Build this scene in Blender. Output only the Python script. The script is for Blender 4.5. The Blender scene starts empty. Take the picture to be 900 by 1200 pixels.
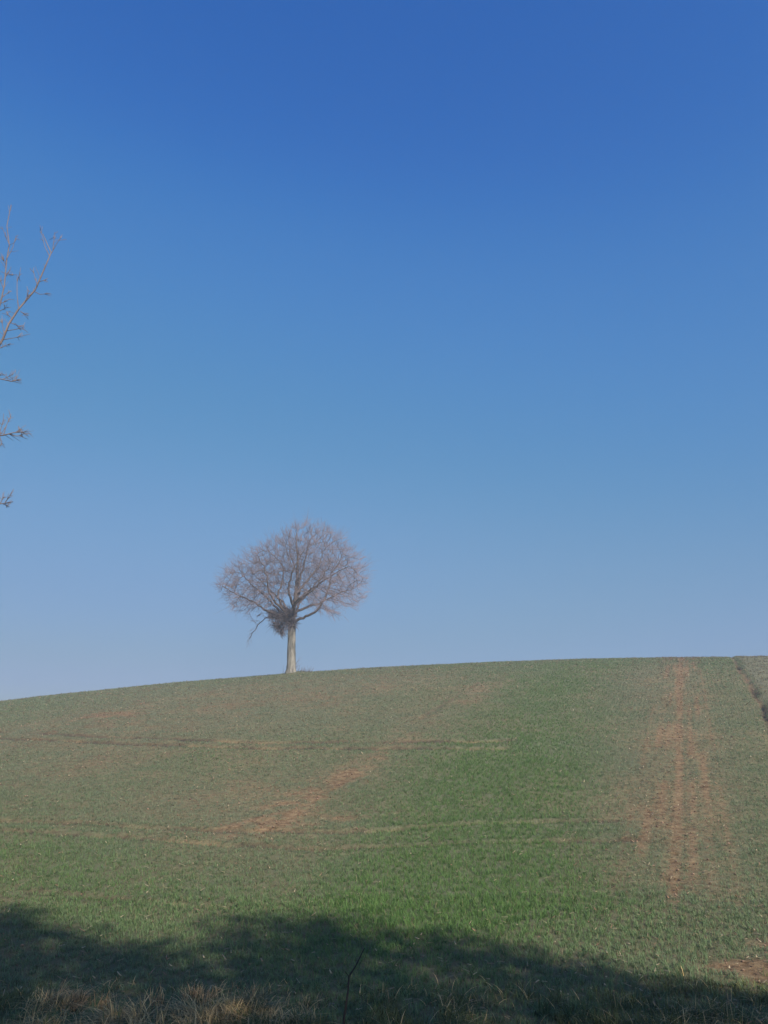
import bpy, math, random
import numpy as np
from mathutils import Vector

random.seed(7)
rng = np.random.default_rng(7)
scene = bpy.context.scene
COL = scene.collection

# ------------------------------------------------------------------ camera
FPX = 900.0                                   # focal length in pixels of the 900x1200 picture
PITCH = math.atan(290 / 900.0)                # true horizon at row 890
EYE = np.array([0.0, 0.0, 2.6])
cam_data = bpy.data.cameras.new('camera')
cam = bpy.data.objects.new('camera', cam_data)
COL.objects.link(cam)
cam.location = EYE
cam.rotation_euler = (math.pi / 2 + PITCH, 0, 0)
cam_data.sensor_fit = 'AUTO'
cam_data.sensor_width = 36.0
cam_data.lens = FPX / 1200.0 * 36.0
cam_data.clip_start = 0.05
cam_data.clip_end = 3000
scene.camera = cam

# ------------------------------------------------------------------ sky, sun, exposure
SUN_EL = math.radians(34)
SUN_AZ = math.radians(180 - 27)               # clockwise from +Y: behind the camera, a little to the right
TO_SUN = np.array([math.sin(SUN_AZ) * math.cos(SUN_EL), math.cos(SUN_AZ) * math.cos(SUN_EL), math.sin(SUN_EL)])
world = bpy.data.worlds.new('World')
scene.world = world
world.use_nodes = True
nt = world.node_tree
nt.nodes.clear()
sky = nt.nodes.new('ShaderNodeTexSky')
sky.sky_type = 'NISHITA'
sky.sun_disc = False
sky.sun_elevation = SUN_EL
sky.sun_rotation = SUN_AZ
sky.altitude = 300
sky.air_density = 2.0
sky.dust_density = 3.0
sky.ozone_density = 10.0
bg = nt.nodes.new('ShaderNodeBackground')
bg.inputs['Strength'].default_value = 0.0755
wo = nt.nodes.new('ShaderNodeOutputWorld')
# one colour response for the whole sky (the camera's saturated blues), the same in every direction
sep = nt.nodes.new('ShaderNodeSeparateColor'); com = nt.nodes.new('ShaderNodeCombineColor')
nt.links.new(sky.outputs[0], sep.inputs[0])
RESPONSE = ([(0.0, 0.0), (0.053, 0.021), (0.073, 0.056), (0.104, 0.091), (0.159, 0.160), (0.236, 0.208), (0.5, 0.40), (1.0, 0.95)],
            [(0.0, 0.0), (0.116, 0.121), (0.157, 0.209), (0.219, 0.272), (0.306, 0.332), (0.361, 0.350), (0.6, 0.50), (1.0, 0.80)],
            [(0.0, 0.0), (0.239, 0.438), (0.308, 0.532), (0.393, 0.540), (0.464, 0.588), (0.7, 0.68), (1.0, 0.80)])
for ch, pts in enumerate(RESPONSE):
    m0 = nt.nodes.new('ShaderNodeMath'); m0.operation = 'MULTIPLY'; m0.inputs[1].default_value = 0.09
    fc_ = nt.nodes.new('ShaderNodeFloatCurve')
    cv = fc_.mapping.curves[0]
    for p_ in pts[1:-1]: cv.points.new(*p_)
    cv.points[0].location = pts[0]; cv.points[len(cv.points) - 1].location = pts[-1]
    fc_.mapping.extend = 'EXTRAPOLATED'; fc_.mapping.update()
    m1 = nt.nodes.new('ShaderNodeMath'); m1.operation = 'MULTIPLY'; m1.inputs[1].default_value = 10.0
    nt.links.new(sep.outputs[ch], m0.inputs[0]); nt.links.new(m0.outputs[0], fc_.inputs['Value'])
    nt.links.new(fc_.outputs[0], m1.inputs[0]); nt.links.new(m1.outputs[0], com.inputs[ch])
nt.links.new(com.outputs[0], bg.inputs['Color'])
nt.links.new(bg.outputs[0], wo.inputs['Surface'])

sun_data = bpy.data.lights.new('sun', 'SUN')
sun_data.energy = 5.0
sun_data.angle = math.radians(0.53)
sun_data.color = (1.0, 0.94, 0.84)
sun = bpy.data.objects.new('sun', sun_data)
COL.objects.link(sun)
sun.rotation_euler = Vector(TO_SUN).to_track_quat('Z', 'Y').to_euler()
sun.location = (10, -30, 40)

scene.view_settings.view_transform = 'Standard'
scene.view_settings.look = 'None'
scene.view_settings.exposure = 0.42
scene.view_settings.gamma = 1.0
scene.view_settings.use_curve_mapping = False
scene.cycles.use_denoising = True
scene.cycles.denoising_prefilter = 'ACCURATE'
scene.cycles.max_bounces = 6
scene.cycles.volume_bounces = 0


# ------------------------------------------------------------------ numeric helpers
def sstep(a, b, x):
    t = np.clip((np.asarray(x, float) - a) / (b - a), 0, 1)
    return t * t * (3 - 2 * t)


def _hash(ix, iy, seed):
    n = (ix.astype(np.int64) * 374761393 + iy.astype(np.int64) * 668265263 + seed * 974634541) & 0xffffffff
    n = ((n ^ (n >> 13)) * 1274126177) & 0xffffffff
    n = (n ^ (n >> 16)) & 0xffffffff
    return n / 4294967295.0


def vnoise(x, y, seed=0):
    x = np.asarray(x, float); y = np.asarray(y, float)
    ix = np.floor(x); iy = np.floor(y)
    fx = x - ix; fy = y - iy
    fx = fx * fx * (3 - 2 * fx); fy = fy * fy * (3 - 2 * fy)
    ix = ix.astype(np.int64); iy = iy.astype(np.int64)
    a = _hash(ix, iy, seed); b = _hash(ix + 1, iy, seed)
    c = _hash(ix, iy + 1, seed); d = _hash(ix + 1, iy + 1, seed)
    return (a * (1 - fx) + b * fx) * (1 - fy) + (c * (1 - fx) + d * fx) * fy


def fbm(x, y, seed=0, octaves=4):
    s = 0; amp = 0.5; tot = 0
    for o in range(octaves):
        s = s + amp * vnoise(x * 2 ** o + 17.3 * o, y * 2 ** o - 9.1 * o, seed + o)
        tot += amp; amp *= 0.5
    return s / tot


def ray(px, py):
    c, s = math.cos(PITCH), math.sin(PITCH)
    dx = (px - 450) / FPX; dy = (600 - py) / FPX
    return np.array([dx, c - dy * s, s + dy * c])


def at(px, py, y):
    """the point seen at a pixel, y metres away from the camera"""
    d = ray(px, py)
    return EYE + d * (y / d[1])


# ------------------------------------------------------------------ terrain shape
_ys = np.arange(-400, 600, 0.05)
_sl = np.interp(_ys, [-400, -60, -20, -2, 0.5, 2.0, 5.0, 6.5, 9, 16, 22, 38, 46, 52, 58, 75, 600],
                [0, 0, 0.02, 0.0, 0.0, -0.24, -0.24, 0.0, 0.03, 0.175, 0.226, 0.227, 0.178, 0.105, 0.02, -0.08, -0.06])
_P = np.cumsum(_sl) * 0.05
_P -= np.interp(8.0, _ys, _P)


def height0(x, y):
    x = np.asarray(x, float); y = np.asarray(y, float)
    z = np.interp(y, _ys, _P)
    d = np.clip(x + 6, -45, 29.4)
    L = 0.0717 * d - 0.00122 * d * d + np.where(x + 6 < -45, 0.12 * (x + 51), 0)
    return z + L * sstep(6, 45, y)


def hit(px, py):
    d = ray(px, py); t = np.arange(3, 120, 0.02)
    p = EYE + d * t[:, None]
    m = p[:, 2] < height0(p[:, 0], p[:, 1])
    return p[np.argmax(m)] if m.any() else at(px, py, 50)


# direction of the drill rows: the long bare strip that runs straight up the slope
_a = hit(797, 800); _b = hit(790, 1050)
ROW_TH = math.atan2(_a[0] - _b[0], _a[1] - _b[1])
RC, RS = math.cos(ROW_TH), math.sin(ROW_TH)


def row_uv(x, y):
    """u along the rows (uphill), v across them (to the right), bare strip at v = 0"""
    dx = x - _b[0]; dy = y - _b[1]
    return dx * RS + dy * RC, dx * RC - dy * RS


def seg_dist(x, y, pts):
    best = np.full(np.shape(x), 1e9); side = np.zeros(np.shape(x))
    for (p, q) in zip(pts[:-1], pts[1:]):
        ex, ey = q[0] - p[0], q[1] - p[1]
        L2 = ex * ex + ey * ey
        t = np.clip(((x - p[0]) * ex + (y - p[1]) * ey) / L2, 0, 1)
        d = np.hypot(x - p[0] - t * ex, y - p[1] - t * ey)
        s = (y - p[1]) * ex - (x - p[0]) * ey
        side = np.where(d < best, np.sign(s), side)
        best = np.minimum(best, d)
    return best, side


# wheel ruts across the slope, traced along the ground
RUTS = [[(-40, 856), (120, 864), (300, 870), (450, 870), (600, 868)],
        [(-40, 864), (120, 871), (300, 877), (450, 877), (590, 877)],
        [(-60, 960), (120, 967), (250, 974), (400, 974), (560, 964), (720, 962)],
        [(-60, 970), (120, 980), (250, 989), (400, 993), (560, 986), (740, 984)],
        [(40, 1044), (130, 1050), (200, 1055), (270, 1061)],
        [(560, 801), (480, 850)]]
RUTS = [[hit(*p)[:2] for p in r] for r in RUTS]
RUT_D = [0.13, 0.13, 0.09, 0.09, 0.09, 0.03]
RUT_W = [0.16, 0.16, 0.085, 0.085, 0.085, 0.10]
# eroded furrow at the right edge of the sown field
FUR = [at(857, 769, 53)[:2]] + [hit(*p)[:2] for p in [(863, 781), (872, 791), (879, 802), (884, 812), (890, 822), (895, 835), (903, 858), (915, 900), (935, 980)]]


def ruts(x, y):
    out = np.zeros(np.shape(x))
    for i, r in enumerate(RUTS):
        wob = 0.14 * (fbm(x * 0.7, y * 0.7, 41 + i, 2) - 0.5)
        d, s = seg_dist(x, y + wob, r)
        keep = sstep(0.22, 0.46, fbm(x * 0.22, y * 0.22, 60 + i, 2) + 0.08)
        k = keep * RUT_D[i]
        out += k * (-np.exp(-(d / RUT_W[i]) ** 2) + 0.12 * np.exp(-((d - 0.18) / 0.07) ** 2))
    return out


def furrow(x, y):
    wob = 0.35 * (fbm(x * 0.9, y * 0.9, 77, 3) - 0.5)
    d, s = seg_dist(x + wob, y, FUR)
    keep = 0.35 + 0.65 * sstep(0.40, 0.58, fbm(x * 0.5 + 3, y * 0.5, 78, 2))
    return d, s, keep


def height(x, y):
    x = np.asarray(x, float); y = np.asarray(y, float)
    z = height0(x, y)
    near = sstep(6, 9, y) * (1 - sstep(60, 70, y))
    z = z + 0.10 * (fbm(x * 0.12, y * 0.12, 3, 3) - 0.5) * sstep(5, 12, y)
    u, v = row_uv(x, y)
    # drill rows and clods
    z = z + near * (0.05 * (fbm(x * 1.6, y * 1.6, 11, 3) - 0.5) + 0.03 * (vnoise(x * 4.5, y * 4.5, 12) - 0.5))
    z = z - near * 0.015 * np.exp(-(v / 0.16) ** 2) * sstep(-2, 1, u)
    z = z + near * ruts(x, y)
    d, s, keep = furrow(x, y)
    bank = np.where(s > 0, sstep(0.0, 0.35, d) * (1 - sstep(0.8, 5.0, d)), 0.0)
    z = z + near * keep * (0.08 * bank - 0.22 * np.exp(-(d / 0.11) ** 2))
    rough = np.where(s > 0, sstep(0.2, 1.0, d), 0.0)
    z = z + near * rough * 0.30 * (fbm(x * 0.8, y * 0.8, 90, 4) - 0.5)
    # small hump of turf round the tree's foot
    z = z + 0.16 * np.exp(-(((x - TREE[0] - 0.35) / 1.0) ** 2 + ((y - TREE[1]) / 0.8) ** 2))
    return z


TREE = at(341, 789, 48.6)[:2]

# ------------------------------------------------------------------ cover of the field (how thick and how green the crop stands)
BLOBS = []   # (x, y, radius across, radius along rows, change of density, change of vigour)


def blob(px, py, ra, rl, dd, dg):
    h = hit(px, py); BLOBS.append((h[0], h[1], ra, rl, dd, dg))


blob(590, 900, 2.6, 6.0, 0.25, 0.75)
blob(545, 1010, 2.2, 3.5, 0.22, 0.7)
blob(480, 1060, 1.6, 2.2, 0.15, 0.5)
blob(660, 800, 2.6, 9.0, 0.15, 0.5)
blob(640, 1050, 1.6, 2.0, 0.10, 0.25)
blob(830, 785, 1.0, 5.0, 0.10, 0.25)
blob(150, 1040, 2.6, 1.6, 0.10, 0.25)
blob(20, 1000, 1.8, 1.6, 0.10, 0.3)
blob(120, 850, 6.0, 5.0, -0.16, -0.35)
blob(300, 820, 7.0, 5.0, -0.12, -0.30)
blob(60, 900, 3.0, 3.0, -0.12, -0.2)
blob(430, 800, 4.0, 6.0, -0.10, -0.2)
blob(300, 930, 2.0, 3.0, -0.12, -0.2)
blob(380, 925, 0.55, 2.2, -0.34, -0.2)
blob(335, 948, 0.6, 1.4, -0.4, -0.2)
blob(300, 966, 0.6, 0.8, -0.5, -0.2)
blob(385, 962, 0.8, 0.8, -0.4, -0.2)
blob(430, 900, 0.7, 2.0, -0.28, -0.2)
blob(480, 858, 0.7, 2.4, -0.3, -0.2)
blob(560, 812, 0.8, 4.0, -0.25, -0.2)
blob(740, 900, 0.9, 4.0, -0.07, -0.25)
blob(755, 800, 1.2, 6.0, -0.06, -0.3)
blob(760, 960, 0.6, 1.5, -0.14, -0.3)
blob(888, 1138, 0.38, 0.40, -0.9, -0.2)
blob(905, 1115, 0.35, 0.5, -0.7, -0.2)
blob(860, 1140, 0.3, 0.2, -0.7, -0.2)
blob(130, 838, 1.0, 0.8, -0.5, -0.1)


def cover(x, y):
    """density 0..1 and vigour 0..1 of the crop"""
    x = np.asarray(x, float); y = np.asarray(y, float)
    u, v = row_uv(x, y)
    den = 0.74 + 0.30 * (fbm(x * 0.35, y * 0.35, 21, 3) - 0.5) + 0.36 * (fbm(x * 1.3, y * 1.3, 25, 2) - 0.5)
    vig = 0.38 + 0.5 * (fbm(x * 0.2, y * 0.2, 31, 3) - 0.5) + 0.12 * sstep(18, 9, y) - 0.22 * sstep(24, 42, y) * sstep(6, -4, x)
    for bx, by, ra, rl, dd, dg in BLOBS:
        bu, bv = row_uv(bx, by)
        g = np.exp(-((v - bv) / ra) ** 2 - ((u - bu) / rl) ** 2)
        den = den + dd * g * (1.0 if dd > 0 else 1.9 * sstep(0.25, 0.75, fbm(x * 2.4, y * 2.4, 33, 3)))
        vig = vig + dg * g
    # bare strips along the drill rows
    brk = fbm(u * 0.5, v * 3, 35, 3)
    st = sstep(-1.2, 1.2, u)
    wide = 0.085 + 0.07 * sstep(10, 30, u)
    den = den - 1.1 * np.exp(-(v / wide) ** 2) * st * (0.35 + 1.0 * sstep(0.3, 0.62, brk))
    for vo, wd, am in ((-0.62, 0.09, 0.7), (-0.34, 0.07, 0.5), (0.33, 0.07, 0.6), (0.66, 0.10, 0.8), (0.98, 0.07, 0.4), (-0.95, 0.08, 0.4)):
        den = den - am * np.exp(-((v - vo) / wd) ** 2) * st * sstep(0.35, 0.6, fbm(u * 0.3, v * 2 + vo * 9, 36, 2))
    den = den - 0.12 * np.exp(-(v / 1.0) ** 2) * st
    # fine gaps between single drill rows near the strip
    rid = np.round(v / 0.15)
    den = den - 0.34 * np.exp(-((v - 0.15) / 0.75) ** 2) * st * sstep(0.45, 0.75, vnoise(u * 0.22, rid * 7.7, 37)) * sstep(0.35, 0.6, vnoise(u * 0.6, rid * 3.1, 38))
    vig = vig - 0.35 * np.exp(-(v / 1.2) ** 2) * st
    r = ruts(x, y)
    den = den - 7.0 * np.clip(-r, 0, 1)
    d, s, keep = furrow(x, y)
    fallow = np.where(s > 0, sstep(0.1, 0.5, d), 0.0)
    den = den - 0.6 * np.exp(-(d / 0.10) ** 2)
    return np.clip(den, 0.02, 1.0), np.clip(vig, 0, 1), fallow


# ------------------------------------------------------------------ mesh helpers
def mesh_obj(name, V, Fc, mat, parent=None, col=None, smooth=False, scalars=None):
    V = np.asarray(V, np.float32).reshape(-1, 3)
    Fc = np.asarray(Fc, np.int32)
    k = Fc.shape[1]
    me = bpy.data.meshes.new(name)
    me.vertices.add(len(V)); me.vertices.foreach_set('co', V.ravel())
    me.loops.add(Fc.size); me.loops.foreach_set('vertex_index', Fc.ravel())
    me.polygons.add(len(Fc))
    me.polygons.foreach_set('loop_start', np.arange(0, Fc.size, k, dtype=np.int32))
    if smooth:
        me.polygons.foreach_set('use_smooth', np.ones(len(Fc), bool))
    me.update(calc_edges=True)
    if col is not None:
        a = me.color_attributes.new('Col', 'FLOAT_COLOR', 'POINT')
        c = np.ones((len(V), 4), np.float32); c[:, :3] = col
        a.data.foreach_set('color', c.ravel())
    for key, val in (scalars or {}).items():
        a = me.attributes.new(key, 'FLOAT', 'POINT')
        a.data.foreach_set('value', np.asarray(val, np.float32).ravel())
    me.materials.append(mat)
    o = bpy.data.objects.new(name, me)
    COL.objects.link(o)
    if parent is not None:
        o.parent = parent
    return o


def empty(name, loc):
    o = bpy.data.objects.new(name, None)
    COL.objects.link(o); o.location = loc; o.empty_display_size = 0.3
    return o


def tag(o, label=None, cat=None, group=None, kind=None):
    if label: o['label'] = label
    if cat: o['category'] = cat
    if group: o['group'] = group
    if kind: o['kind'] = kind
    return o


def blades(pos, h, w, az, lean, col, segs=2, roll=None):
    """grass blades: arching tapered strips"""
    N = len(pos)
    dirv = np.stack([np.cos(az), np.sin(az), np.zeros(N)], 1)
    sa = az + math.pi / 2 + (0 if roll is None else roll)
    side = np.stack([np.cos(sa), np.sin(sa), np.zeros(N)], 1)
    vs = []; cs = []
    for k in range(segs + 1):
        t = k / segs
        c = pos + dirv * (h * lean * t ** 1.6)[:, None]
        c[:, 2] += h * t * (1 - 0.45 * np.clip(lean, 0, 1.6) * t)
        ww = (w * 0.5 * (1 - 0.55 * t * t))[:, None]
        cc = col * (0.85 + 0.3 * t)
        if k < segs:
            vs += [c - side * ww, c + side * ww]; cs += [cc, cc]
        else:
            vs += [c]; cs += [cc]
    m = 2 * segs + 1
    V = np.stack(vs, 1).reshape(-1, 3); C = np.stack(cs, 1).reshape(-1, 3)
    tri = []
    for k in range(segs - 1):
        a = 2 * k
        tri += [(a, a + 1, a + 3), (a, a + 3, a + 2)]
    a = 2 * (segs - 1)
    tri += [(a, a + 1, a + 2)]
    T = (np.arange(N) * m)[:, None, None] + np.array(tri)[None]
    return V, T.reshape(-1, 3), C


def join(parts):
    V = []; T = []; C = []; n = 0
    for v, t, c in parts:
        V.append(v); T.append(t + n); C.append(c); n += len(v)
    return np.concatenate(V), np.concatenate(T), np.concatenate(C)


class Tubes:
    """collects tapered tubes along polylines"""
    def __init__(self): self.V = []; self.F = []; self.n = 0

    def add(self, pts, rad, sides=5, cap=True, lump=0.0):
        pts = np.asarray(pts, float); rad = np.asarray(rad, float)
        K = len(pts)
        tan = np.gradient(pts, axis=0)
        tan /= np.linalg.norm(tan, axis=1)[:, None] + 1e-9
        ref = np.array([0, 1.0, 0.13]) if abs(tan[0][1]) < 0.9 else np.array([1.0, 0, 0])
        a = np.cross(tan, ref); a /= np.linalg.norm(a, axis=1)[:, None] + 1e-9
        b = np.cross(tan, a)
        th = np.linspace(0, 2 * math.pi, sides, endpoint=False)
        rr = rad[:, None] * (1 + (lump * rng.normal(0, 1, (K, sides)) if lump else 0))
        ring = pts[:, None] + rr[..., None] * (np.cos(th)[None, :, None] * a[:, None] + np.sin(th)[None, :, None] * b[:, None])
        self.V.append(ring.reshape(-1, 3))
        i = np.arange(K - 1)[:, None] * sides; j = np.arange(sides)[None]; j2 = (j + 1) % sides
        f = np.stack([i + j, i + j2, i + sides + j2, i + sides + j], -1).reshape(-1, 4) + self.n
        self.F.append(f); self.n += K * sides
        if cap and sides == 4:
            e = self.n - 4
            self.F.append(np.array([[e, e + 1, e + 2, e + 3]]))

    def build(self, name, mat, parent=None, origin=(0, 0, 0), smooth=True):
        V = np.concatenate(self.V) - np.asarray(origin)
        return mesh_obj(name, V, np.concatenate(self.F), mat, parent, smooth=smooth)


# ------------------------------------------------------------------ materials
def new_mat(name):
    m = bpy.data.materials.new(name); m.use_nodes = True
    t = m.node_tree; t.nodes.clear()
    return m, t


def N(t, kind, **kw):
    n = t.nodes.new(kind)
    for k, v in kw.items():
        if k in n.inputs.keys(): n.inputs[k].default_value = v
        else: setattr(n, k, v)
    return n


def ramp(t, fac, stops):
    r = t.nodes.new('ShaderNodeValToRGB')
    e = r.color_ramp.elements
    while len(e) < len(stops): e.new(0.5)
    for el, (p, c) in zip(e, stops):
        el.position = p; el.color = (*c, 1)
    t.links.new(fac, r.inputs[0])
    return r.outputs[0]


def mixc(t, fac, a, b, blend='MIX'):
    m = t.nodes.new('ShaderNodeMix'); m.data_type = 'RGBA'; m.blend_type = blend
    if isinstance(fac, float): m.inputs[0].default_value = fac
    else: t.links.new(fac, m.inputs[0])
    for i, c in ((6, a), (7, b)):
        if isinstance(c, tuple): m.inputs[i].default_value = (*c, 1)
        else: t.links.new(c, m.inputs[i])
    return m.outputs[2]


def leaf_mat(name, trans=0.3, noise_scale=1.5):
    m, t = new_mat(name)
    at_ = N(t, 'ShaderNodeVertexColor', layer_name='Col')
    d = N(t, 'ShaderNodeBsdfPrincipled', Roughness=0.6)
    d.inputs['Specular IOR Level'].default_value = 0.18
    tr = N(t, 'ShaderNodeBsdfTranslucent')
    t.links.new(at_.outputs[0], d.inputs['Base Color'])
    t.links.new(at_.outputs[0], tr.inputs['Color'])
    mx = N(t, 'ShaderNodeMixShader'); mx.inputs[0].default_value = trans
    t.links.new(d.outputs[0], mx.inputs[1]); t.links.new(tr.outputs[0], mx.inputs[2])
    o = N(t, 'ShaderNodeOutputMaterial'); t.links.new(mx.outputs[0], o.inputs[0])
    return m


def bark_mat(name, dark, light, scale=6, bump=0.3):
    m, t = new_mat(name)
    tc = N(t, 'ShaderNodeTexCoord')
    mp = N(t, 'ShaderNodeMapping'); mp.inputs['Scale'].default_value = (1, 1, 0.22)
    t.links.new(tc.outputs['Object'], mp.inputs[0])
    n = N(t, 'ShaderNodeTexNoise', Scale=scale, Detail=6.0, Roughness=0.65)
    t.links.new(mp.outputs[0], n.inputs['Vector'])
    c = ramp(t, n.outputs[0], [(0.32, dark), (0.68, light)])
    b = N(t, 'ShaderNodeBsdfPrincipled', Roughness=0.9)
    b.inputs['Specular IOR Level'].default_value = 0.15
    t.links.new(c, b.inputs['Base Color'])
    bp = N(t, 'ShaderNodeBump', Strength=bump, Distance=0.05)
    t.links.new(n.outputs[0], bp.inputs['Height']); t.links.new(bp.outputs[0], b.inputs['Normal'])
    o = N(t, 'ShaderNodeOutputMaterial'); t.links.new(b.outputs[0], o.inputs[0])
    return m


def soil_mat():
    m, t = new_mat('red_soil')
    tc = N(t, 'ShaderNodeTexCoord')
    n1 = N(t, 'ShaderNodeTexNoise', Scale=0.35, Detail=5.0, Roughness=0.6)
    n2 = N(t, 'ShaderNodeTexNoise', Scale=7.0, Detail=8.0, Roughness=0.7)
    n3 = N(t, 'ShaderNodeTexNoise', Scale=40.0, Detail=4.0, Roughness=0.7)
    for n in (n1, n2, n3): t.links.new(tc.outputs['Object'], n.inputs['Vector'])
    c1 = ramp(t, n1.outputs[0], [(0.3, (0.192, 0.126, 0.070)), (0.7, (0.278, 0.188, 0.106))])
    c2 = ramp(t, n2.outputs[0], [(0.36, (0.45, 0.42, 0.40)), (0.64, (1.25, 1.22, 1.2))])
    soil = mixc(t, 1.0, c1, c2, 'MULTIPLY')
    # low weeds and moss between the drill rows, thicker where the crop is thick
    cov = N(t, 'ShaderNodeAttribute', attribute_name='cover')
    mth = N(t, 'ShaderNodeMath', operation='MULTIPLY_ADD')
    t.links.new(n2.outputs[0], mth.inputs[0]); mth.inputs[1].default_value = 1.6; mth.inputs[2].default_value = -0.75
    ad = N(t, 'ShaderNodeMath', operation='ADD'); ad.use_clamp = True
    t.links.new(cov.outputs['Fac'], ad.inputs[0]); t.links.new(mth.outputs[0], ad.inputs[1])
    ml = N(t, 'ShaderNodeMath', operation='MULTIPLY'); ml.inputs[1].default_value = 0.92
    t.links.new(ad.outputs[0], ml.inputs[0])
    g = ramp(t, n3.outputs[0], [(0.35, (0.092, 0.108, 0.058)), (0.65, (0.158, 0.178, 0.100))])
    base = mixc(t, ml.outputs[0], soil, g)
    fal = N(t, 'ShaderNodeAttribute', attribute_name='fallow')
    fc = ramp(t, n2.outputs[0], [(0.3, (0.10, 0.10, 0.06)), (0.7, (0.20, 0.19, 0.125))])
    base = mixc(t, fal.outputs['Fac'], base, fc)
    # packed earth, with shade painted dark into the wheel ruts and furrow
    rt = N(t, 'ShaderNodeAttribute', attribute_name='rut_shade')
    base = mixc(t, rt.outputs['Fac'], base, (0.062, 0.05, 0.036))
    b = N(t, 'ShaderNodeBsdfPrincipled', Roughness=0.95)
    b.inputs['Specular IOR Level'].default_value = 0.1
    t.links.new(base, b.inputs['Base Color'])
    bp1 = N(t, 'ShaderNodeBump', Strength=0.9, Distance=0.09)
    t.links.new(n2.outputs[0], bp1.inputs['Height'])
    bp2 = N(t, 'ShaderNodeBump', Strength=0.6, Distance=0.015)
    t.links.new(n3.outputs[0], bp2.inputs['Height']); t.links.new(bp1.outputs[0], bp2.inputs['Normal'])
    t.links.new(bp2.outputs[0], b.inputs['Normal'])
    o = N(t, 'ShaderNodeOutputMaterial'); t.links.new(b.outputs[0], o.inputs[0])
    return m


M_SOIL = soil_mat()
M_CROP = leaf_mat('crop_leaf', 0.3)
M_GRASS = leaf_mat('verge_grass', 0.25)
M_STRAW = leaf_mat('straw', 0.1)
M_LEAF = leaf_mat('evergreen_leaf', 0.35)
M_TRUNK = bark_mat('pale_bark', (0.075, 0.07, 0.058), (0.27, 0.25, 0.21), 5, 0.8)
M_LIMB = bark_mat('limb_bark', (0.07, 0.055, 0.05), (0.16, 0.125, 0.11), 9, 0.3)
M_TWIG = bark_mat('twig_bark', (0.19, 0.15, 0.165), (0.30, 0.245, 0.265), 3, 0.0)
M_TANGLE = bark_mat('tangle_bark', (0.10, 0.082, 0.09), (0.20, 0.165, 0.175), 4, 0.0)
M_ASH = bark_mat('ash_twig_bark', (0.13, 0.102, 0.10), (0.23, 0.188, 0.185), 12, 0.2)
M_STALK = bark_mat('dead_stalk', (0.03, 0.024, 0.02), (0.06, 0.048, 0.04), 20, 0.1)

# ------------------------------------------------------------------ the ground: one sheet, finer where it is seen


def axis(parts):
    out = []
    for a, b, s in parts: out.append(np.arange(a, b, s))
    return np.concatenate(out + [[parts[-1][1]]])


gx = axis([(-300, -80, 20), (-80, -36, 2), (-36, -20, 0.5), (-20, 20, 0.16), (20, 32, 0.14), (32, 40, 0.5), (40, 80, 4), (80, 300, 20)])
gy = axis([(-200, -40, 20), (-40, 4, 1.0), (4, 30, 0.10), (30, 58, 0.14), (58, 70, 1), (70, 110, 5), (110, 320, 15)])
GX, GY = np.meshgrid(gx, gy)
GZ = height(GX, GY)
den, vig, fal = cover(GX, GY)
field = sstep(7.5, 10, GY + 0.6 * (fbm(GX * 0.8, GY * 0.8, 5, 2) - 0.5))
nx, ny = len(gx), len(gy)
ii = (np.arange(ny - 1)[:, None] * nx + np.arange(nx - 1)[None]).ravel()
quads = np.stack([ii, ii + 1, ii + nx + 1, ii + nx], 1)
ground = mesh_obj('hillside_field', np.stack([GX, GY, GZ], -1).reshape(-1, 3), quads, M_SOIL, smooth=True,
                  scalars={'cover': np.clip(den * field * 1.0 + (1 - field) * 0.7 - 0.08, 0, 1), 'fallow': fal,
                           'rut_shade': np.clip(np.exp(-(furrow(GX, GY)[0] / 0.16) ** 2) * furrow(GX, GY)[2] * sstep(20, 30, GY) + np.clip(-ruts(GX, GY) / 0.055, 0, 1) * sstep(0.32, 0.55, fbm(GX * 1.1, GY * 1.1, 95, 2)), 0, 1)})
tag(ground, 'sloping field of young crop and red soil rising to the skyline', kind='structure')

# ------------------------------------------------------------------ the crop: seedlings in drill rows


def scatter(y0, y1, per_m2, slack=1.16):
    area = 0.5 * (y1 ** 2 - y0 ** 2) * 1.1 * slack
    n = int(area * per_m2)
    y = np.sqrt(rng.uniform(y0 ** 2, y1 ** 2, n))
    x = rng.uniform(-0.55, 0.55, n) * y * slack
    return x, y


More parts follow.
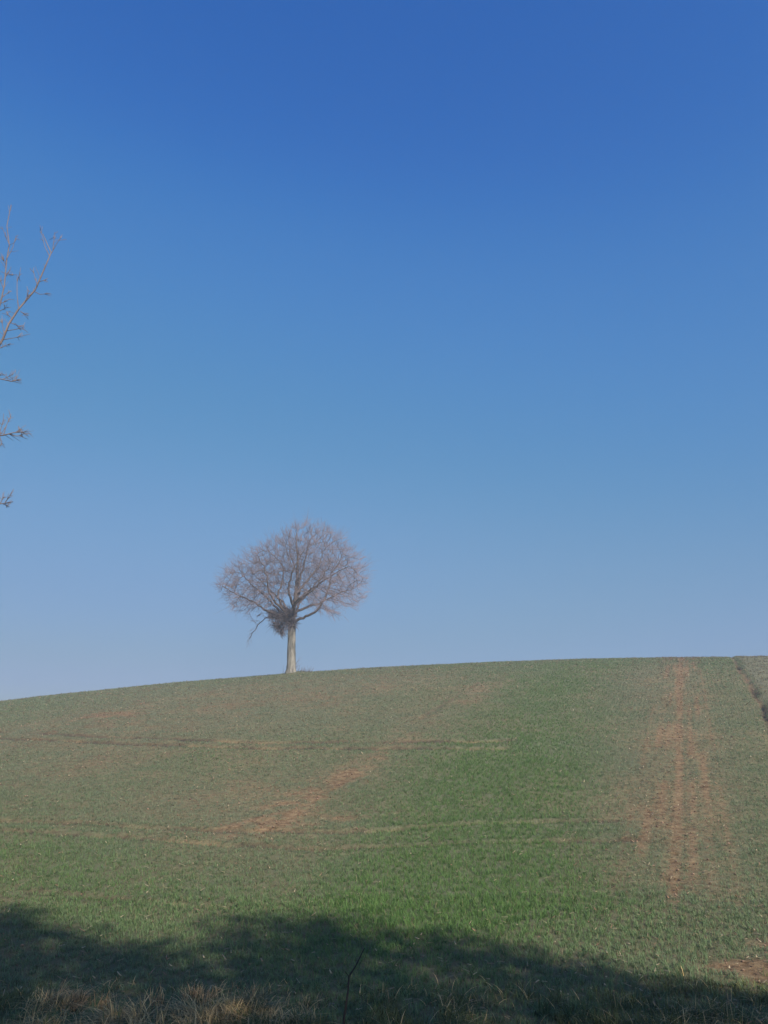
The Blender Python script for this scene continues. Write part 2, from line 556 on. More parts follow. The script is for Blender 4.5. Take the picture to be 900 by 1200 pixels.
def crop_band(y0, y1, per_m2, nb, hh, ww, segs, soft=1.5):
    x, y = scatter(y0, y1, per_m2)
    u, v = row_uv(x, y)
    # pull the plants towards the drill rows
    rs = 0.15
    vr = np.round(v / rs) * rs + rng.normal(0, 0.036, len(v))
    x = _b[0] + u * RS + vr * RC; y = _b[1] + u * RC - vr * RS
    den, vig, fal = cover(x, y)
    keep = (rng.random(len(x)) < den ** 1.15) & (rng.random(len(x)) > fal * 0.35) & (y > 8.0 + 1.2 * rng.random(len(x)))
    x, y, den, vig, fal = x[keep], y[keep], den[keep], vig[keep], fal[keep]
    n = len(x)
    P = np.repeat(np.stack([x, y, height(x, y) - 0.005], 1), nb, 0)
    P[:, :2] += rng.normal(0, 0.02, (n * nb, 2))
    g = np.clip(np.repeat(vig, nb) + rng.normal(0, 0.10, n * nb), 0, 1)[:, None]
    f = np.repeat(fal, nb)[:, None]
    dull = np.array([0.200, 0.232, 0.146]); green = np.array([0.118, 0.212, 0.054]); pale = np.array([0.225, 0.215, 0.14])
    c = dull * (1 - g) + green * g
    yel = (rng.random((n * nb, 1)) < 0.10 * (1 - 0.6 * g))
    c = np.where(yel, np.array([0.27, 0.22, 0.115]), c)
    c = c * (1 - 0.85 * f) + pale * 0.85 * f
    c = c * rng.uniform(0.72, 1.25, (n * nb, 1))
    vs = np.repeat(0.65 + 0.55 * vig + 0.25 * den, nb)
    h = hh * vs * rng.uniform(0.6, 1.25, n * nb)
    w = ww * rng.uniform(0.75, 1.2, n * nb)
    return blades(P, h, w, rng.uniform(0, 2 * math.pi, n * nb), rng.uniform(0.25, 1.2, n * nb), c, segs, rng.uniform(-0.6, 0.6, n * nb))


crop = join([crop_band(7.5, 14, 430, 5, 0.085, 0.0065, 2),
             crop_band(14, 24, 340, 5, 0.085, 0.0085, 1),
             crop_band(24, 36, 250, 4, 0.085, 0.012, 1),
             crop_band(36, 56, 150, 4, 0.085, 0.017, 1)])
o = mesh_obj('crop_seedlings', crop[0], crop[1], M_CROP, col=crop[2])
tag(o, 'short green crop seedlings covering the slope in drill rows', 'crop', kind='stuff')
print('crop tris', len(crop[1]))

# ------------------------------------------------------------------ straw litter and clods


def litter(n, y0, y1):
    x, y = scatter(y0, y1, n)
    u, v = row_uv(x, y)
    den, vig, fal = cover(x, y)
    p = 0.25 + 0.5 * np.exp(-(v / 1.6) ** 2) + 0.5 * (1 - den) + 0.25 * sstep(0, 6, v)
    k = rng.random(len(x)) < p
    x, y = x[k], y[k]; n = len(x)
    L = rng.uniform(0.03, 0.11, n) * (0.7 + y / 40); w = rng.uniform(0.006, 0.016, n) * (0.7 + y / 25)
    az = rng.uniform(0, 2 * math.pi, n)
    d = np.stack([np.cos(az), np.sin(az), rng.uniform(-0.1, 0.45, n)], 1) * (L / 2)[:, None]
    s = np.stack([-np.sin(az), np.cos(az), np.zeros(n)], 1) * (w / 2)[:, None]
    c0 = np.stack([x, y, height(x, y) + 0.03 + rng.uniform(0, 0.05, n)], 1)
    up = np.array([0, 0, 0.006])
    vs = [c0 - d - s, c0 - d + s, c0 + d + s * 0.6, c0 + d - s * 0.6]
    V = np.stack(vs + [q - up for q in vs], 1).reshape(-1, 3)
    tri = np.array([(0, 1, 2), (0, 2, 3), (4, 6, 5), (4, 7, 6), (0, 4, 5), (0, 5, 1), (2, 6, 7), (2, 7, 3)])
    T = (np.arange(n) * 8)[:, None, None] + tri[None]
    c = np.array([0.42, 0.33, 0.20]) * rng.uniform(0.6, 1.25, (n, 1))
    red = rng.random((n, 1)) < 0.3
    c = np.where(red, np.array([0.33, 0.19, 0.11]) * rng.uniform(0.7, 1.2, (n, 1)), c)
    return V, T.reshape(-1, 3), np.repeat(c, 8, 0)


ls = join([litter(20, 8.5, 20), litter(26, 20, 52)])
o = mesh_obj('straw_litter', ls[0], ls[1], M_STRAW, col=ls[2])
tag(o, 'pale bits of straw lying scattered among the seedlings', 'straw', kind='stuff')


def clods():
    xs = []; ys = []
    for (y0, y1, d) in ((9, 20, 60), (20, 50, 28)):
        x, y = scatter(y0, y1, d)
        den, vig, fal = cover(x, y)
        k = rng.random(len(x)) < np.clip(0.75 - den * 1.0, 0.0, 1)
        xs.append(x[k]); ys.append(y[k])
    x = np.concatenate(xs); y = np.concatenate(ys)
    n = len(x)
    ico = np.array([(0, 0, 1), (0.9, 0, 0.2), (0.3, 0.85, 0.25), (-0.75, 0.5, 0.2), (-0.7, -0.55, 0.25), (0.3, -0.85, 0.2), (0, 0, -0.8)])
    tri = [(0, i, i % 5 + 1) for i in range(1, 6)] + [(6, i % 5 + 1, i) for i in range(1, 6)]
    r = (0.007 + 0.022 * rng.random(n) ** 3.0) * (0.8 + y / 40)
    V = ico[None] * r[:, None, None] * rng.uniform(0.7, 1.3, (n, 7, 1)) * np.array([1.2, 1.0, 0.75])
    a = rng.uniform(0, 6.28, n); ca, sa = np.cos(a)[:, None], np.sin(a)[:, None]
    V = np.stack([V[..., 0] * ca - V[..., 1] * sa, V[..., 0] * sa + V[..., 1] * ca, V[..., 2]], -1)
    V += np.stack([x, y, height(x, y) + 0.3 * r], 1)[:, None]
    T = (np.arange(n) * 7)[:, None, None] + np.array(tri)[None]
    c = np.array([0.23, 0.15, 0.10]) * rng.uniform(0.4, 1.4, (n, 1))
    return V.reshape(-1, 3), T.reshape(-1, 3), np.repeat(c, 7, 0)


cl = clods()
o = mesh_obj('soil_clods', cl[0], cl[1], M_STRAW, col=cl[2])
tag(o, 'small reddish clods of earth in the bare strips', 'clods', kind='stuff')

# ------------------------------------------------------------------ verge grass in the shade at the bottom of the frame
STRAW_SPOTS = [hit(px, py)[:2] for px, py in ((95, 1165), (150, 1185), (205, 1178), (235, 1160), (265, 1190), (120, 1200), (180, 1205), (300, 1170), (60, 1190), (235, 1200), (330, 1192), (160, 1160), (270, 1155))]


def verge():
    n = 42000
    y = rng.uniform(5.6, 10.6, n); x = rng.uniform(-7.5, 7.5, n)
    edge = 9.5 + 1.4 * (fbm(x * 0.5, y * 0.0, 51, 3) - 0.5)
    cl = fbm(x * 2.6, y * 2.6, 52, 3)
    k = (rng.random(n) < sstep(edge + 1.0, edge - 0.8, y)) & (rng.random(n) < sstep(0.34, 0.6, cl) * 0.9 + 0.12)
    x, y, cl = x[k], y[k], cl[k]
    nb = 5; n = len(x)
    s = np.zeros(n)
    for sx, sy in STRAW_SPOTS: s = np.maximum(s, np.exp(-((x - sx) / 0.32) ** 2 - ((y - sy) / 0.35) ** 2))
    s = np.clip(0.06 + 1.0 * s + 0.4 * (fbm(x * 0.9, y * 0.9, 54, 2) - 0.5), 0.03, 0.9)
    P = np.repeat(np.stack([x, y, height(x, y) - 0.01], 1), nb, 0)
    P[:, :2] += rng.normal(0, 0.025, (n * nb, 2))
    ss = np.repeat(s, nb); m = n * nb
    straw = rng.random(m) < ss
    c = np.where(straw[:, None], np.array([0.60, 0.41, 0.19]), np.array([0.125, 0.135, 0.045])) * rng.uniform(0.55, 1.4, (m, 1))
    h = np.where(straw, rng.uniform(0.10, 0.32, m), rng.uniform(0.06, 0.22, m)) * np.repeat(0.55 + 0.8 * cl, nb) * (0.6 + 0.4 * sstep(10.5, 8.5, P[:, 1]))
    lean = np.where(straw, rng.uniform(0.4, 1.7, m), rng.uniform(0.2, 1.1, m))
    w = rng.uniform(0.004, 0.010, m)
    return blades(P, h, w, rng.uniform(0, 6.283, m), lean, c, 3, rng.uniform(-0.5, 0.5, m))


vg = verge()
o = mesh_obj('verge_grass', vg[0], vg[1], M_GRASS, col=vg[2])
tag(o, 'rough mixed green and withered grass in the shade along the field edge', 'grass', kind='stuff')


def tussock(px, py, label, n, hmax, spread, straw_col, lean_hi, flow=None):
    p = hit(px, py); base = np.array([p[0], p[1], float(height(p[0], p[1]))])
    ctr = rng.normal(0, spread, (7, 2)) * np.array([1.5, 0.8])      # several crowns grown together
    k = rng.integers(0, 7, n)
    P = np.zeros((n, 3)); P[:, :2] = ctr[k] + rng.normal(0, 0.045, (n, 2))
    P[:, 2] = height(P[:, 0] + base[0], P[:, 1] + base[1]) - base[2] - 0.01
    h = hmax * rng.uniform(0.25, 1.0, n) * (0.6 + 0.5 * rng.random(7))[k]; w = rng.uniform(0.005, 0.011, n)
    az = rng.uniform(0, 6.283, n) if flow is None else np.where(rng.random(n) < 0.7, flow + rng.normal(0, 0.7, n), rng.uniform(0, 6.283, n))
    mix = rng.random((n, 1)) < 0.25
    c = np.where(mix, np.array([0.10, 0.125, 0.055]), np.array(straw_col)) * rng.uniform(0.45, 1.35, (n, 1))
    v, t, c = blades(P, h, w, az, rng.uniform(0.2, 1, n) ** 1.3 * lean_hi, c, 4, rng.uniform(-0.7, 0.7, n))
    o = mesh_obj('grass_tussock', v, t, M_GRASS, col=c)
    o.location = base
    return tag(o, label, 'grass', 'grass tussocks along the field edge')


tussock(95, 1178, 'small rusty straw tussock farthest left in the shaded verge', 330, 0.30, 0.13, (0.62, 0.38, 0.18), 1.6, 0.4)
tussock(180, 1200, 'flattened straw tussock at the bottom edge with long blades lying sideways', 560, 0.42, 0.20, (0.62, 0.44, 0.21), 2.2, 2.9)
tussock(225, 1176, 'upright reddish straw tussock just right of the flattened one', 420, 0.33, 0.16, (0.64, 0.40, 0.20), 1.1)
tussock(295, 1186, 'greenish straw tussock leaning right, farthest right of the withered ones', 420, 0.36, 0.18, (0.32, 0.28, 0.14), 1.6, -0.3)
tussock(668, 1196, 'broad green grass tussock at the bottom edge right of centre', 420, 0.30, 0.17, (0.09, 0.14, 0.05), 1.4)

# ------------------------------------------------------------------ the lone stalk
sb = at(404, 1222, 8.3)
gz = float(height(sb[0], sb[1])); sb = np.array([sb[0], sb[1], gz])
st = empty('dead_stalk', sb)
tag(st, 'thin dark leafless stalk forking near its tip, standing in the shaded verge', 'stalk')
p1, p2, p3, p4 = (at(q[0], q[1], 8.3) for q in ((403, 1195), (408, 1160), (409, 1144), (427, 1111)))
tb = Tubes(); tb.add([sb - [0, 0, 0.03], p1, p2, p3], [0.012, 0.0105, 0.009, 0.0085], 6); tb.build('stem', M_STALK, st, sb)
tb = Tubes(); tb.add([p3, at(417, 1132, 8.33), p4], [0.008, 0.0068, 0.004], 5); tb.build('shoot', M_STALK, st, sb)
tb = Tubes(); tb.add([p3, at(404, 1138, 8.27)], [0.0045, 0.002], 5); tb.build('shoot', M_STALK, st, sb)


# ------------------------------------------------------------------ branching by space colonisation
def colonise(nodes, parents, attr, step, influence, kill, iters, bias=(0, 0, 0.12), jitter=0.10):
    P = [np.array(p, float) for p in nodes]; par = list(parents)
    attr = np.array(attr)
    near = np.full(len(attr), 1e9); idx = np.zeros(len(attr), int); alive = np.ones(len(attr), bool)

    def update(start):
        Q = np.array(P[start:])
        for s in range(0, len(Q), 64):
            q = Q[s:s + 64]
            d = np.linalg.norm(attr[:, None] - q[None], axis=2)
            k = d.argmin(1); dm = d[np.arange(len(attr)), k]
            b = dm < near
            near[b] = dm[b]; idx[b] = start + s + k[b]
    update(0)
    bias = np.array(bias); nk = {}
    for it in range(iters):
        act = alive & (near < influence)
        if not act.any(): break
        ids = idx[act]; A = attr[act]; PP = np.array(P)
        dv = A - PP[ids]; dv /= np.linalg.norm(dv, axis=1)[:, None] + 1e-9
        uniq, inv = np.unique(ids, return_inverse=True)
        s = np.zeros((len(uniq), 3)); np.add.at(s, inv, dv)
        s /= np.linalg.norm(s, axis=1)[:, None] + 1e-9
        s += bias + rng.normal(0, jitter, s.shape)
        s /= np.linalg.norm(s, axis=1)[:, None] + 1e-9
        n0 = len(P)
        for i, u in enumerate(uniq):
            if nk.get(int(u), 0) >= 2: continue
            nk[int(u)] = nk.get(int(u), 0) + 1
            P.append(PP[u] + s[i] * step); par.append(int(u))
        if len(P) == n0: break
        update(n0)
        alive &= near > kill
    return np.array(P), np.array(par)


def pipe(par, r_tip, ex):
    n = len(par); kids = [[] for _ in range(n)]
    for i, p in enumerate(par):
        if p >= 0: kids[p].append(i)
    # children always come after their parents in the list
    acc = np.zeros(n)
    for i in range(n - 1, -1, -1):
        if not kids[i]: acc[i] = r_tip ** ex
        if par[i] >= 0: acc[par[i]] += acc[i]
    return acc ** (1 / ex), kids


def chains(par, kids, R, start):
    """paths that follow the thickest child; every side branch starts a path of its own"""
    out = []; todo = [start]
    while todo:
        s = todo.pop()
        path = [s] if par[s] < 0 else [par[s], s]
        while kids[path[-1]]:
            ks = sorted(kids[path[-1]], key=lambda k: -R[k])
            todo += ks[1:]; path.append(ks[0])
        out.append(path)
    return out


# ------------------------------------------------------------------ the tree on the skyline
TD = float(TREE[1])


def zp(zx, zy, dep=0.0):                       # a point traced in the enlarged view of the tree
    return at(230 + zx / 4.091, 590 + zy / 4.091, TD + dep)


tx, ty = TREE
tbase = np.array([tx, ty, float(height(tx, ty))])
tree = empty('bare_tree', tbase)
tag(tree, 'lone leafless round-crowned tree standing on the skyline of the hill', 'tree')
fork = zp(458, 560)
tb = Tubes()
tp = np.array([tbase - [0, 0, 0.25], tbase + [0, 0, 0.02], tbase + [0.0, 0, 0.3], tbase * 0.6 + fork * 0.4 + [0.01, 0, 0], tbase * 0.3 + fork * 0.7, fork, zp(462, 535)])
tt = np.linspace(0, len(tp) - 1, 22)
tpp = np.stack([np.interp(tt, np.arange(len(tp)), tp[:, k]) for k in range(3)], 1)
tr = np.interp(tt, np.arange(len(tp)), [0.46, 0.36, 0.29, 0.26, 0.25, 0.25, 0.16])
tb.add(tpp, tr, 16, lump=0.05)
tb.build('trunk', M_TRUNK, tree, tbase)

LIMBS = [  # traced courses (x, y in the enlargement, depth) of the main limbs
    [(460, 545, 0), (468, 500, 0), (478, 430, .05), (485, 350, .1), (487, 270, 0), (483, 200, -.1), (480, 150, -.1)],
    [(452, 575, -.1), (400, 535, -.3), (330, 512, -.5), (262, 465, -.7), (180, 430, -.9), (125, 395, -1.0)],
    [(448, 555, .1), (385, 500, .3), (345, 455, .6), (282, 405, 1.0), (215, 335, 1.4)],
    [(450, 545, -.1), (395, 492, -.6), (352, 440, -1.1), (340, 365, -1.5), (322, 295, -1.8), (290, 245, -2.0)],
    [(455, 540, 0), (420, 505, .0), (387, 450, .2), (414, 372, .4), (420, 305, .5), (395, 268, .6), (345, 228, .8)],
    [(470, 570, 0), (520, 545, -.2), (570, 520, -.5), (615, 465, -.8), (638, 395, -1.0), (650, 325, -1.0), (700, 262, -1.1)],
    [(476, 520, .1), (540, 492, .5), (595, 476, .9), (680, 432, 1.4), (750, 410, 1.8)],
    [(478, 480, 0), (530, 425, -.5), (590, 385, -1.1), (650, 345, -1.6), (730, 300, -1.8)],
    [(482, 430, 0), (540, 362, .6), (588, 300, 1.2), (618, 205, 1.6)],
    [(480, 470, .1), (500, 400, 1.1), (470, 300, 1.9), (440, 210, 2.4)],
    [(470, 500, -.1), (440, 420, -1.2), (460, 320, -2.0), (520, 220, -2.3)],
    [(480, 400, 0), (515, 300, -.5), (543, 180, -.8)],
    [(450, 570, .2), (390, 545, .3), (338, 545, .3), (315, 560, .2), (292, 592, .1), (272, 612, 0), (255, 650, -.1)],
    [(475, 540, .0), (490, 480, 1.4), (540, 430, 2.6), (610, 330, 3.2)],
    [(460, 540, .0), (410, 470, 1.4), (340, 400, 2.5), (270, 330, 3.0)],
    [(465, 540, -.1), (470, 470, -1.6), (560, 420, -2.7), (640, 300, -3.1)],
]
nodes = [fork]; par = [-1]; owner = [-1]; RMIN = [0.0]
STEP = 0.2
for li, L in enumerate(LIMBS):
    pts = np.array([zp(*q) for q in L])
    ln = np.concatenate([[0], np.cumsum(np.linalg.norm(np.diff(pts, axis=0), axis=1))])
    m = max(3, int(ln[-1] / STEP))
    s = np.linspace(0, ln[-1], m)
    q = np.stack([np.interp(s, ln, pts[:, k]) for k in range(3)], 1)
    for _ in range(2): q[1:-1] = (q[:-2] + 2 * q[1:-1] + q[2:]) / 4
    q[1:-1] += rng.normal(0, 0.025, q[1:-1].shape)
    prev = 0
    for j, p in enumerate(q):
        nodes.append(p); par.append(prev); owner.append(li); prev = len(nodes) - 1
        RMIN.append((0.13, 0.012)[0] * (1 - j / len(q)) + 0.03 if li == 0 else (0.075 if li != 12 else 0.028) * (1 - j / len(q)) + 0.016)

OUT = np.array([(148, 500), (105, 445), (95, 375), (128, 315), (200, 268), (280, 212), (345, 182), (410, 132), (480, 98), (555, 82), (628, 108), (690, 140),
                (746, 178), (786, 248), (830, 305), (828, 380), (822, 458), (765, 500), (705, 552), (660, 508), (600, 480), (540, 500), (500, 470), (440, 440), (390, 470),
                (330, 500), (275, 562), (215, 538)], float)
CEN = np.array([462, 400.0])
oang = np.arctan2(OUT[:, 1] - CEN[1], OUT[:, 0] - CEN[0]); orad = np.linalg.norm(OUT - CEN, axis=1)
so = np.argsort(oang)
oang, orad = oang[so], orad[so]


def crown_points(n, lo=0.30):
    a = rng.uniform(-math.pi, math.pi, n * 3)
    rmax = np.interp(a, np.concatenate([oang - 2 * math.pi, oang, oang + 2 * math.pi]), np.tile(orad, 3))
    a = a[rng.random(n * 3) < (rmax / 380) ** 2][:n]
    rmax = np.interp(a, np.concatenate([oang - 2 * math.pi, oang, oang + 2 * math.pi]), np.tile(orad, 3))
    # a point of the unit ball, more of them near its surface
    R = rng.uniform(lo ** 2.4, 1, len(a)) ** (1 / 2.4)
    cosd = rng.uniform(-1, 1, len(a))
    q = R * np.sqrt(1 - cosd ** 2) * 0.985
    dep = R * cosd * 4.3
    return np.array([zp(CEN[0] + rm * qq * math.cos(aa), CEN[1] + rm * qq * math.sin(aa), d) for aa, rm, qq, d in zip(a, rmax, q, dep)])


P, PAR = colonise(nodes, par, crown_points(3600), 0.17, 3.2, 0.30, 90, bias=(0, 0, 0.10), jitter=0.09)
own = list(owner) + [0] * (len(P) - len(owner))
for i in range(len(owner), len(P)): own[i] = own[PAR[i]]
R, KIDS = pipe(PAR, 0.0075, 2.35)
R = np.minimum(R, 0.17)
R[:len(RMIN)] = np.maximum(np.minimum(R[:len(RMIN)], 0.11), RMIN)
print('tree nodes', len(P), 'max r', R.max())
THICK = 0.022
fine = Tubes()
for li in range(len(LIMBS)):
    tb = Tubes()
    roots = [k for k in KIDS[0] if own[k] == li]
    for rt in roots:
        for path in chains(PAR, KIDS, R, rt):
            if path[0] == 0: path = path[1:]
            if len(path) < 2: continue
            pp = P[path]; rr = R[path].copy(); rr[0] = min(rr[0], rr[1] * 1.15)
            if rr[1] > THICK:
                k = len(rr)
                below = np.where(rr < THICK)[0]
                cut = below[0] + 1 if len(below) else k
                if cut >= 2: tb.add(pp[:cut], rr[:cut], 6)
                if k - cut >= 1: fine.add(pp[cut - 1:], rr[cut - 1:], 4)
            else:
                fine.add(pp, rr, 4)
    if tb.n:
        tb.build('limb', M_LIMB, tree, tbase)

# twigs: short shoots along all the fine branches
ccen = zp(462, 430)
tip = [i for i in range(1, len(P)) if R[i] < 0.020 or (own[i] == 12 and R[i] < 0.03)]
tw = Tubes(); cnt = 0
for i in tip:
    d0 = P[i] - P[PAR[i]]; d0 /= np.linalg.norm(d0) + 1e-9
    out = P[i] - ccen; out /= np.linalg.norm(out) + 1e-9
    m = (5 if not KIDS[i] else (3 if random.random() < 0.5 else 2))
    for _ in range(m):
        d = d0 * 0.7 + out * 1.0 + rng.normal(0, 0.42, 3) + np.array([0, 0, 0.2])
        d /= np.linalg.norm(d)
        L = random.uniform(0.2, 0.6) * (1.9 if random.random() < 0.2 else 1.0)
        bend = rng.normal(0, 0.12, 3) + np.array([0, 0, 0.10 if P[i][2] > ccen[2] - 0.5 else -0.16])
        a = P[i]; b = a + d * L * 0.5; c = a + d * L + bend * L
        tw.add([a, b, c], [0.0060, 0.0050, 0.0034], 3); cnt += 1
        if random.random() < 0.45:
            e = d + rng.normal(0, 0.5, 3); e /= np.linalg.norm(e)
            tw.add([b, b + e * L * 0.55], [0.006, 0.004], 3)
print('twigs', cnt)
fine.build('branches', M_LIMB, tree, tbase)
tw.build('crown', M_TWIG, tree, tbase)

# the dark tangle of shoots on the left of the fork
tg = Tubes()
TCX = [(418, 570, 56), (380, 558, 50), (352, 535, 24), (410, 530, 40), (450, 580, 34), (395, 605, 26), (440, 535, 36), (362, 532, 26), (375, 590, 20), (402, 628, 14)]
for cx, cy, rr in TCX:
    c = zp(cx + 10, cy - 4, -0.25)
    rm = rr / 4.091 / FPX * TD * 1.02
    for _ in range(int(3.8 * rr)):
        d = rng.normal(0, 1, 3); d /= np.linalg.norm(d)
        s = c + d * rm * random.uniform(0.0, 0.6)
        e = c + d * rm * random.uniform(0.7, 1.3) + rng.normal(0, 0.15, 3)
        mid = (s + e) / 2 + rng.normal(0, 0.08, 3)
        tg.add([s, mid, e], [0.013, 0.011, 0.006], 3)
tg.build('shoot_tangle', M_TANGLE, tree, tbase)
# suckers at the foot
sk = Tubes()
for _ in range(70):
    s = tbase + np.array([random.uniform(-0.5, 1.3), random.uniform(-0.35, 0.3), 0.0])
    s[2] = float(height(s[0], s[1])) - 0.02
    d = np.array([random.uniform(-0.2, 0.5), random.uniform(-.3, .3), 1.0]); L = random.uniform(0.12, 0.5) * (1.2 if s[0] - tx < 0.5 else 0.7)
    sk.add([s, s + d * L * 0.5, s + d * L + rng.normal(0, 0.05, 3)], [0.010, 0.008, 0.004], 3)
for _ in range(6):
    s = tbase + np.array([0.28, -0.05, random.uniform(0.3, 0.6)])
    d = np.array([random.uniform(0.3, 1), random.uniform(-.4, .4), random.uniform(0.2, 1.0)]); L = random.uniform(0.25, 0.5)
    sk.add([s, s + d * L * 0.5, s + d * L + rng.normal(0, 0.06, 3)], [0.010, 0.008, 0.004], 3)
sk.build('suckers', M_TANGLE, tree, tbase)['kind'] = 'stuff'

# ------------------------------------------------------------------ the tree whose branches reach in from the left
LD = 11.0
lb = np.array([-9.6, 11.3, 0.0]); lb[2] = float(height(lb[0], lb[1]))
lt = empty('overhanging_tree', lb)
tag(lt, 'leafless tree mostly beyond the left edge, bare branch tips reaching in against the sky', 'tree')
top = lb + np.array([0.25, -0.1, 6.2])
tk = np.linspace(0, 1, 14)[:, None]
trunk = lb * (1 - tk) + top * tk + np.stack([0.12 * np.sin(tk[:, 0] * 5), 0.08 * np.cos(tk[:, 0] * 4), 0 * tk[:, 0]], 1)
trunk[0, 2] -= 0.25
tb = Tubes(); tb.add(trunk, np.linspace(0.20, 0.055, 14), 12, lump=0.03); tb.build('trunk', M_ASH, lt, lb)

BR = [  # (start fraction on the trunk, traced course of pixels, depth, radius at the frame edge)
    (0.55, [(-30, 452), (-6, 412), (3, 398), (10, 380), (22, 362), (41, 340), (52, 315), (60, 296), (50, 274)], 11.0, 0.026),
    (0.62, [(-30, 420), (-8, 378), (0, 357), (5, 335), (8, 303), (11, 287), (8, 265), (13, 240)], 11.5, 0.016),
    (0.45, [(-60, 452), (-14, 441), (5, 445), (14, 447), (25, 444)], 11.2, 0.012),
    (0.40, [(-60, 520), (-14, 512), (4, 510), (16, 507), (33, 506)], 10.8, 0.014),
    (0.30, [(-60, 596), (-14, 592), (4, 590), (15, 588)], 11.0, 0.011),
]
TW = [  # short shoots: traced courses
    [[(22, 363), (20, 345), (20, 322), (12, 322)], [(20, 330), (23, 321)], [(41, 342), (47, 345), (57, 344)], [(24, 365), (32, 370)], [(46, 330), (54, 328)],
     [(44, 335), (39, 318)], [(60, 297), (66, 286), (71, 279)], [(58, 300), (53, 290), (47, 268)], [(6, 388), (18, 386), (27, 384)], [(4, 398), (16, 396), (28, 393)], [(0, 408), (13, 402)],
     [(12, 378), (24, 383)], [(5, 392), (2, 376)], [(62, 292), (64, 272)], [(30, 352), (34, 340)], [(15, 374), (7, 366)]],
    [[(8, 303), (15, 290), (19, 276)], [(11, 287), (2, 265)], [(2, 348), (13, 341)], [(0, 356), (12, 350)], [(-2, 365), (9, 360)], [(4, 338), (-2, 322)], [(7, 310), (1, 300)], [(6, 325), (12, 316)]],
    [[(4, 444), (15, 439)], [(12, 447), (20, 445)], [(-6, 443), (3, 437)]],
    [[(4, 510), (8, 497), (13, 488)], [(18, 507), (26, 501)], [(-2, 512), (6, 502)], [(10, 508), (17, 511), (27, 510)], [(0, 512), (2, 521)], [(22, 506), (31, 508)], [(0, 505), (4, 493)]],
    [[(0, 590), (5, 582)], [(6, 589), (12, 580)], [(4, 591), (10, 593)]],
]
for (f0, course, dep, r0), shoots in zip(BR, TW):
    r0 *= 0.72
    s = trunk[int(f0 * 13)]
    first = at(course[0][0], course[0][1], dep)
    mid = (s + first) / 2 + np.array([0, 0, -0.12])
    pts = [s, mid] + [at(q[0], q[1], dep + 0.05 * math.sin(k * 1.7)) for k, q in enumerate(course)]
    pts = np.array(pts)
    k = len(pts)
    rad = np.concatenate([[r0 * 2.2, r0 * 1.6], np.linspace(r0 * 1.25, 0.006, k - 2)])
    tb = Tubes(); tb.add(pts, rad, 7, lump=0.06); b = tb.build('branch', M_ASH, lt, lb)
    tb = Tubes()
    for sh in shoots:
        sp = np.array([at(q[0], q[1], dep + random.uniform(-0.05, 0.05) * (1 if j else 0)) for j, q in enumerate(sh)])
        tb.add(sp, np.linspace(0.007, 0.003, len(sp)), 5)
        e = sp[-1]; d = sp[-1] - sp[-2]; d /= np.linalg.norm(d)
        for _ in range(6):                      # stubby buds and side spurs
            q = sp[-1] * random.uniform(0.2, 0.7); q = sp[-2] + (sp[-1] - sp[-2]) * random.uniform(0.25, 0.95)
            dd = d + rng.normal(0, 0.6, 3); dd /= np.linalg.norm(dd)
            tb.add([q, q + dd * random.uniform(0.04, 0.13)], [0.005, 0.003], 4)
    # fine shoots at the tips
    for _ in range(16):
        jj = random.randint(2, len(pts) - 1); q = pts[jj] + (pts[jj - 1] - pts[jj]) * random.uniform(0, 0.9)
        dd = rng.normal(0, 0.6, 3) + (pts[-1] - pts[-2]) / np.linalg.norm(pts[-1] - pts[-2]) + np.array([0, 0, 0.2]); dd /= np.linalg.norm(dd)
        tb.add([q, q + dd * random.uniform(0.08, 0.22)], [0.004, 0.002], 4)
    tb.build('shoots', M_ASH, b, lb)['kind'] = 'stuff'

# the rest of its crown, beyond the frame
A = rng.normal(0, 1, (900, 3)); A /= np.linalg.norm(A, axis=1)[:, None]
A *= rng.uniform(0.1, 1, (900, 1)) ** 0.4
A = A * np.array([3.3, 3.0, 2.9]) + lb + np.array([-0.7, 0.2, 5.9])
edge = -0.5 * (A[:, 1] * math.cos(PITCH) + (A[:, 2] - EYE[2]) * math.sin(PITCH)) - 0.75
A = A[A[:, 0] < edge]
n0 = [trunk[i] for i in range(4, 14)]
P2, PAR2 = colonise(n0, [-1] + list(range(9)), A, 0.22, 2.6, 0.4, 60, (0, 0, 0.15), 0.12)
R2, K2 = pipe(PAR2, 0.007, 2.4)
tb = Tubes()
for path in chains(PAR2, K2, R2, 0):
    if len(path) < 2: continue
    rr = np.minimum(R2[path], 0.05)
    tb.add(P2[path], rr, 5)
for i in range(10, len(P2)):
    if R2[i] < 0.014:
        for _ in range(2):
            d = rng.normal(0, 0.7, 3) + np.array([0, 0, 0.3]); d /= np.linalg.norm(d)
            tb.add([P2[i], P2[i] + d * random.uniform(0.1, 0.3)], [0.006, 0.003], 3)
tb.build('crown', M_ASH, lt, lb)

# ------------------------------------------------------------------ the row of evergreens behind the viewpoint that shades the verge
EDGE = [(-160, 1050), (-60, 1056), (0, 1062), (50, 1070), (100, 1084), (160, 1100), (212, 1106), (238, 1084), (280, 1073), (380, 1072), (460, 1080), (540, 1092), (620, 1112), (700, 1130), (800, 1146),
        (900, 1170), (980, 1185)]
YB = -9.0
prof = []
for q in EDGE:
    h = hit(*q); k = (h[1] - YB) / -TO_SUN[1]
    s = h + TO_SUN * k
    prof.append((s[0], s[2]))
prof = np.array(prof)
print('shade profile', prof.round(2).tolist())


def profile(x):
    wig = 0.2 + 0.3 * (fbm(x * 1.4, x * 0, 71, 3) - 0.5)
    base = np.interp(x, prof[:, 0], prof[:, 1])
    base = base - 0.35 * np.clip(prof[0, 0] - x, 0, 9) - 0.25 * np.clip(x - prof[-1, 0], 0, 9)
    return base + wig


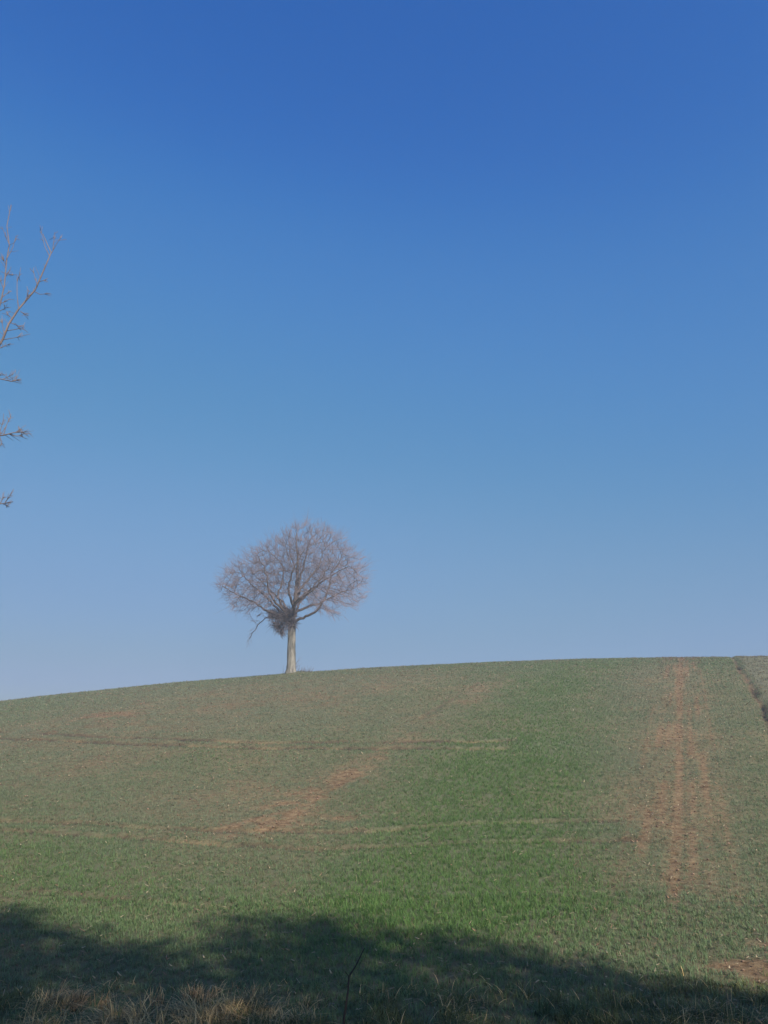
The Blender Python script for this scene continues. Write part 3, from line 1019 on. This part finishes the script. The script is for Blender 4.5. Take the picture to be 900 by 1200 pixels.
x0, x1 = prof[0, 0] - 2.5, prof[-1, 0] + 3.5
ntree = 7
cx = np.linspace(x0, x1, ntree)
for ti in range(ntree):
    bx = cx[ti] + rng.uniform(-0.3, 0.3); by = YB + rng.uniform(-0.5, 0.5)
    bz = float(height(bx, by)); base = np.array([bx, by, bz])
    ev = empty('evergreen_tree', base)
    tag(ev, 'dense evergreen tree behind the viewpoint, known only by the shade it casts on the verge', 'tree', 'evergreens shading the verge')
    H = float(profile(np.array([bx]))[0])
    tb = Tubes()
    tb.add(np.array([base - [0, 0, 0.2], base + [0, 0, 0.5], base + [0.1, 0.05, (H - bz) * 0.5], base + [0.0, 0.1, (H - bz) * 0.85]]), [0.26, 0.2, 0.13, 0.03], 9)
    for _ in range(9):
        s = base + [0, 0, random.uniform(6.0, (H - bz) * 0.75)]
        a = random.uniform(0, 6.28)
        tb.add([s, s + np.array([math.cos(a) * 0.8, math.sin(a) * 0.7, 0.4]), s + np.array([math.cos(a) * 1.5, math.sin(a) * 1.3, 0.9])], [0.06, 0.045, 0.02], 5)
    tb.build('trunk', M_LIMB, ev, base)
    n = 13500
    hw = (x1 - x0) / (ntree - 1) * 0.62
    lx = bx + rng.uniform(-1, 1, n) * hw; lz = rng.uniform(bz + 6.0, H + 1.0, n)
    wy = 1.5 * np.sqrt(np.clip(1 - ((lz - bz) / (H + 2.8 - bz)) ** 2.5, 0.02, 1))
    ly = by + rng.uniform(-1, 1, n) * wy
    k = (ly - YB) / -TO_SUN[1]
    sx = lx + TO_SUN[0] * k; sz = lz + TO_SUN[2] * k
    lim = profile(sx)
    dens = 0.12 + 0.88 * sstep(0.0, 1.5, lim - sz + 0.7 * (fbm(sx * 1.6, sz * 1.6, 80, 3) - 0.5))
    ok = (sz < lim) & (rng.random(n) < dens) & (np.abs(lx - bx) < hw * (1.05 - 0.25 * rng.random(n)))
    C = np.stack([lx, ly, lz], 1)[ok]; n = len(C)
    d = rng.normal(0, 1, (n, 3)); d /= np.linalg.norm(d, axis=1)[:, None]
    e = np.cross(d, rng.normal(0, 1, (n, 3))); e /= np.linalg.norm(e, axis=1)[:, None]
    L = rng.uniform(0.07, 0.15, (n, 1)); W = L * 0.5
    V = np.stack([C - d * L, C - e * W, C + d * L, C + e * W], 1).reshape(-1, 3) - base
    Fq = (np.arange(n) * 4)[:, None] + np.arange(4)[None]
    mesh_obj('crown', V, Fq, M_LEAF, ev, col=np.repeat(np.array([0.045, 0.07, 0.03]) * rng.uniform(0.7, 1.3, (n, 1)), 4, 0))

# ------------------------------------------------------------------ haze: a thin even veil of air round everything
HAZE = 0.0026
if HAZE > 0:
    zmin = float(GZ.min()) - 1.0; zmax = 19.4
    hx0, hx1, hy0, hy1 = -310, 310, -210, 330
    V = [(x, y, z) for z in (zmin, zmax) for (x, y) in ((hx0, hy0), (hx1, hy0), (hx1, hy1), (hx0, hy1))]
    Fq = [(3, 2, 1, 0), (4, 5, 6, 7), (0, 1, 5, 4), (1, 2, 6, 5), (2, 3, 7, 6), (3, 0, 4, 7)]
    m, t = new_mat('thin_haze')
    pv = N(t, 'ShaderNodeVolumePrincipled'); pv.inputs['Density'].default_value = HAZE
    pv.inputs['Color'].default_value = (0.78, 0.87, 0.97, 1)
    o_ = N(t, 'ShaderNodeOutputMaterial'); t.links.new(pv.outputs[0], o_.inputs['Volume'])
    hz = mesh_obj('haze', V, Fq, m)
    tag(hz, 'thin pale haze in the air over the field', kind='stuff')
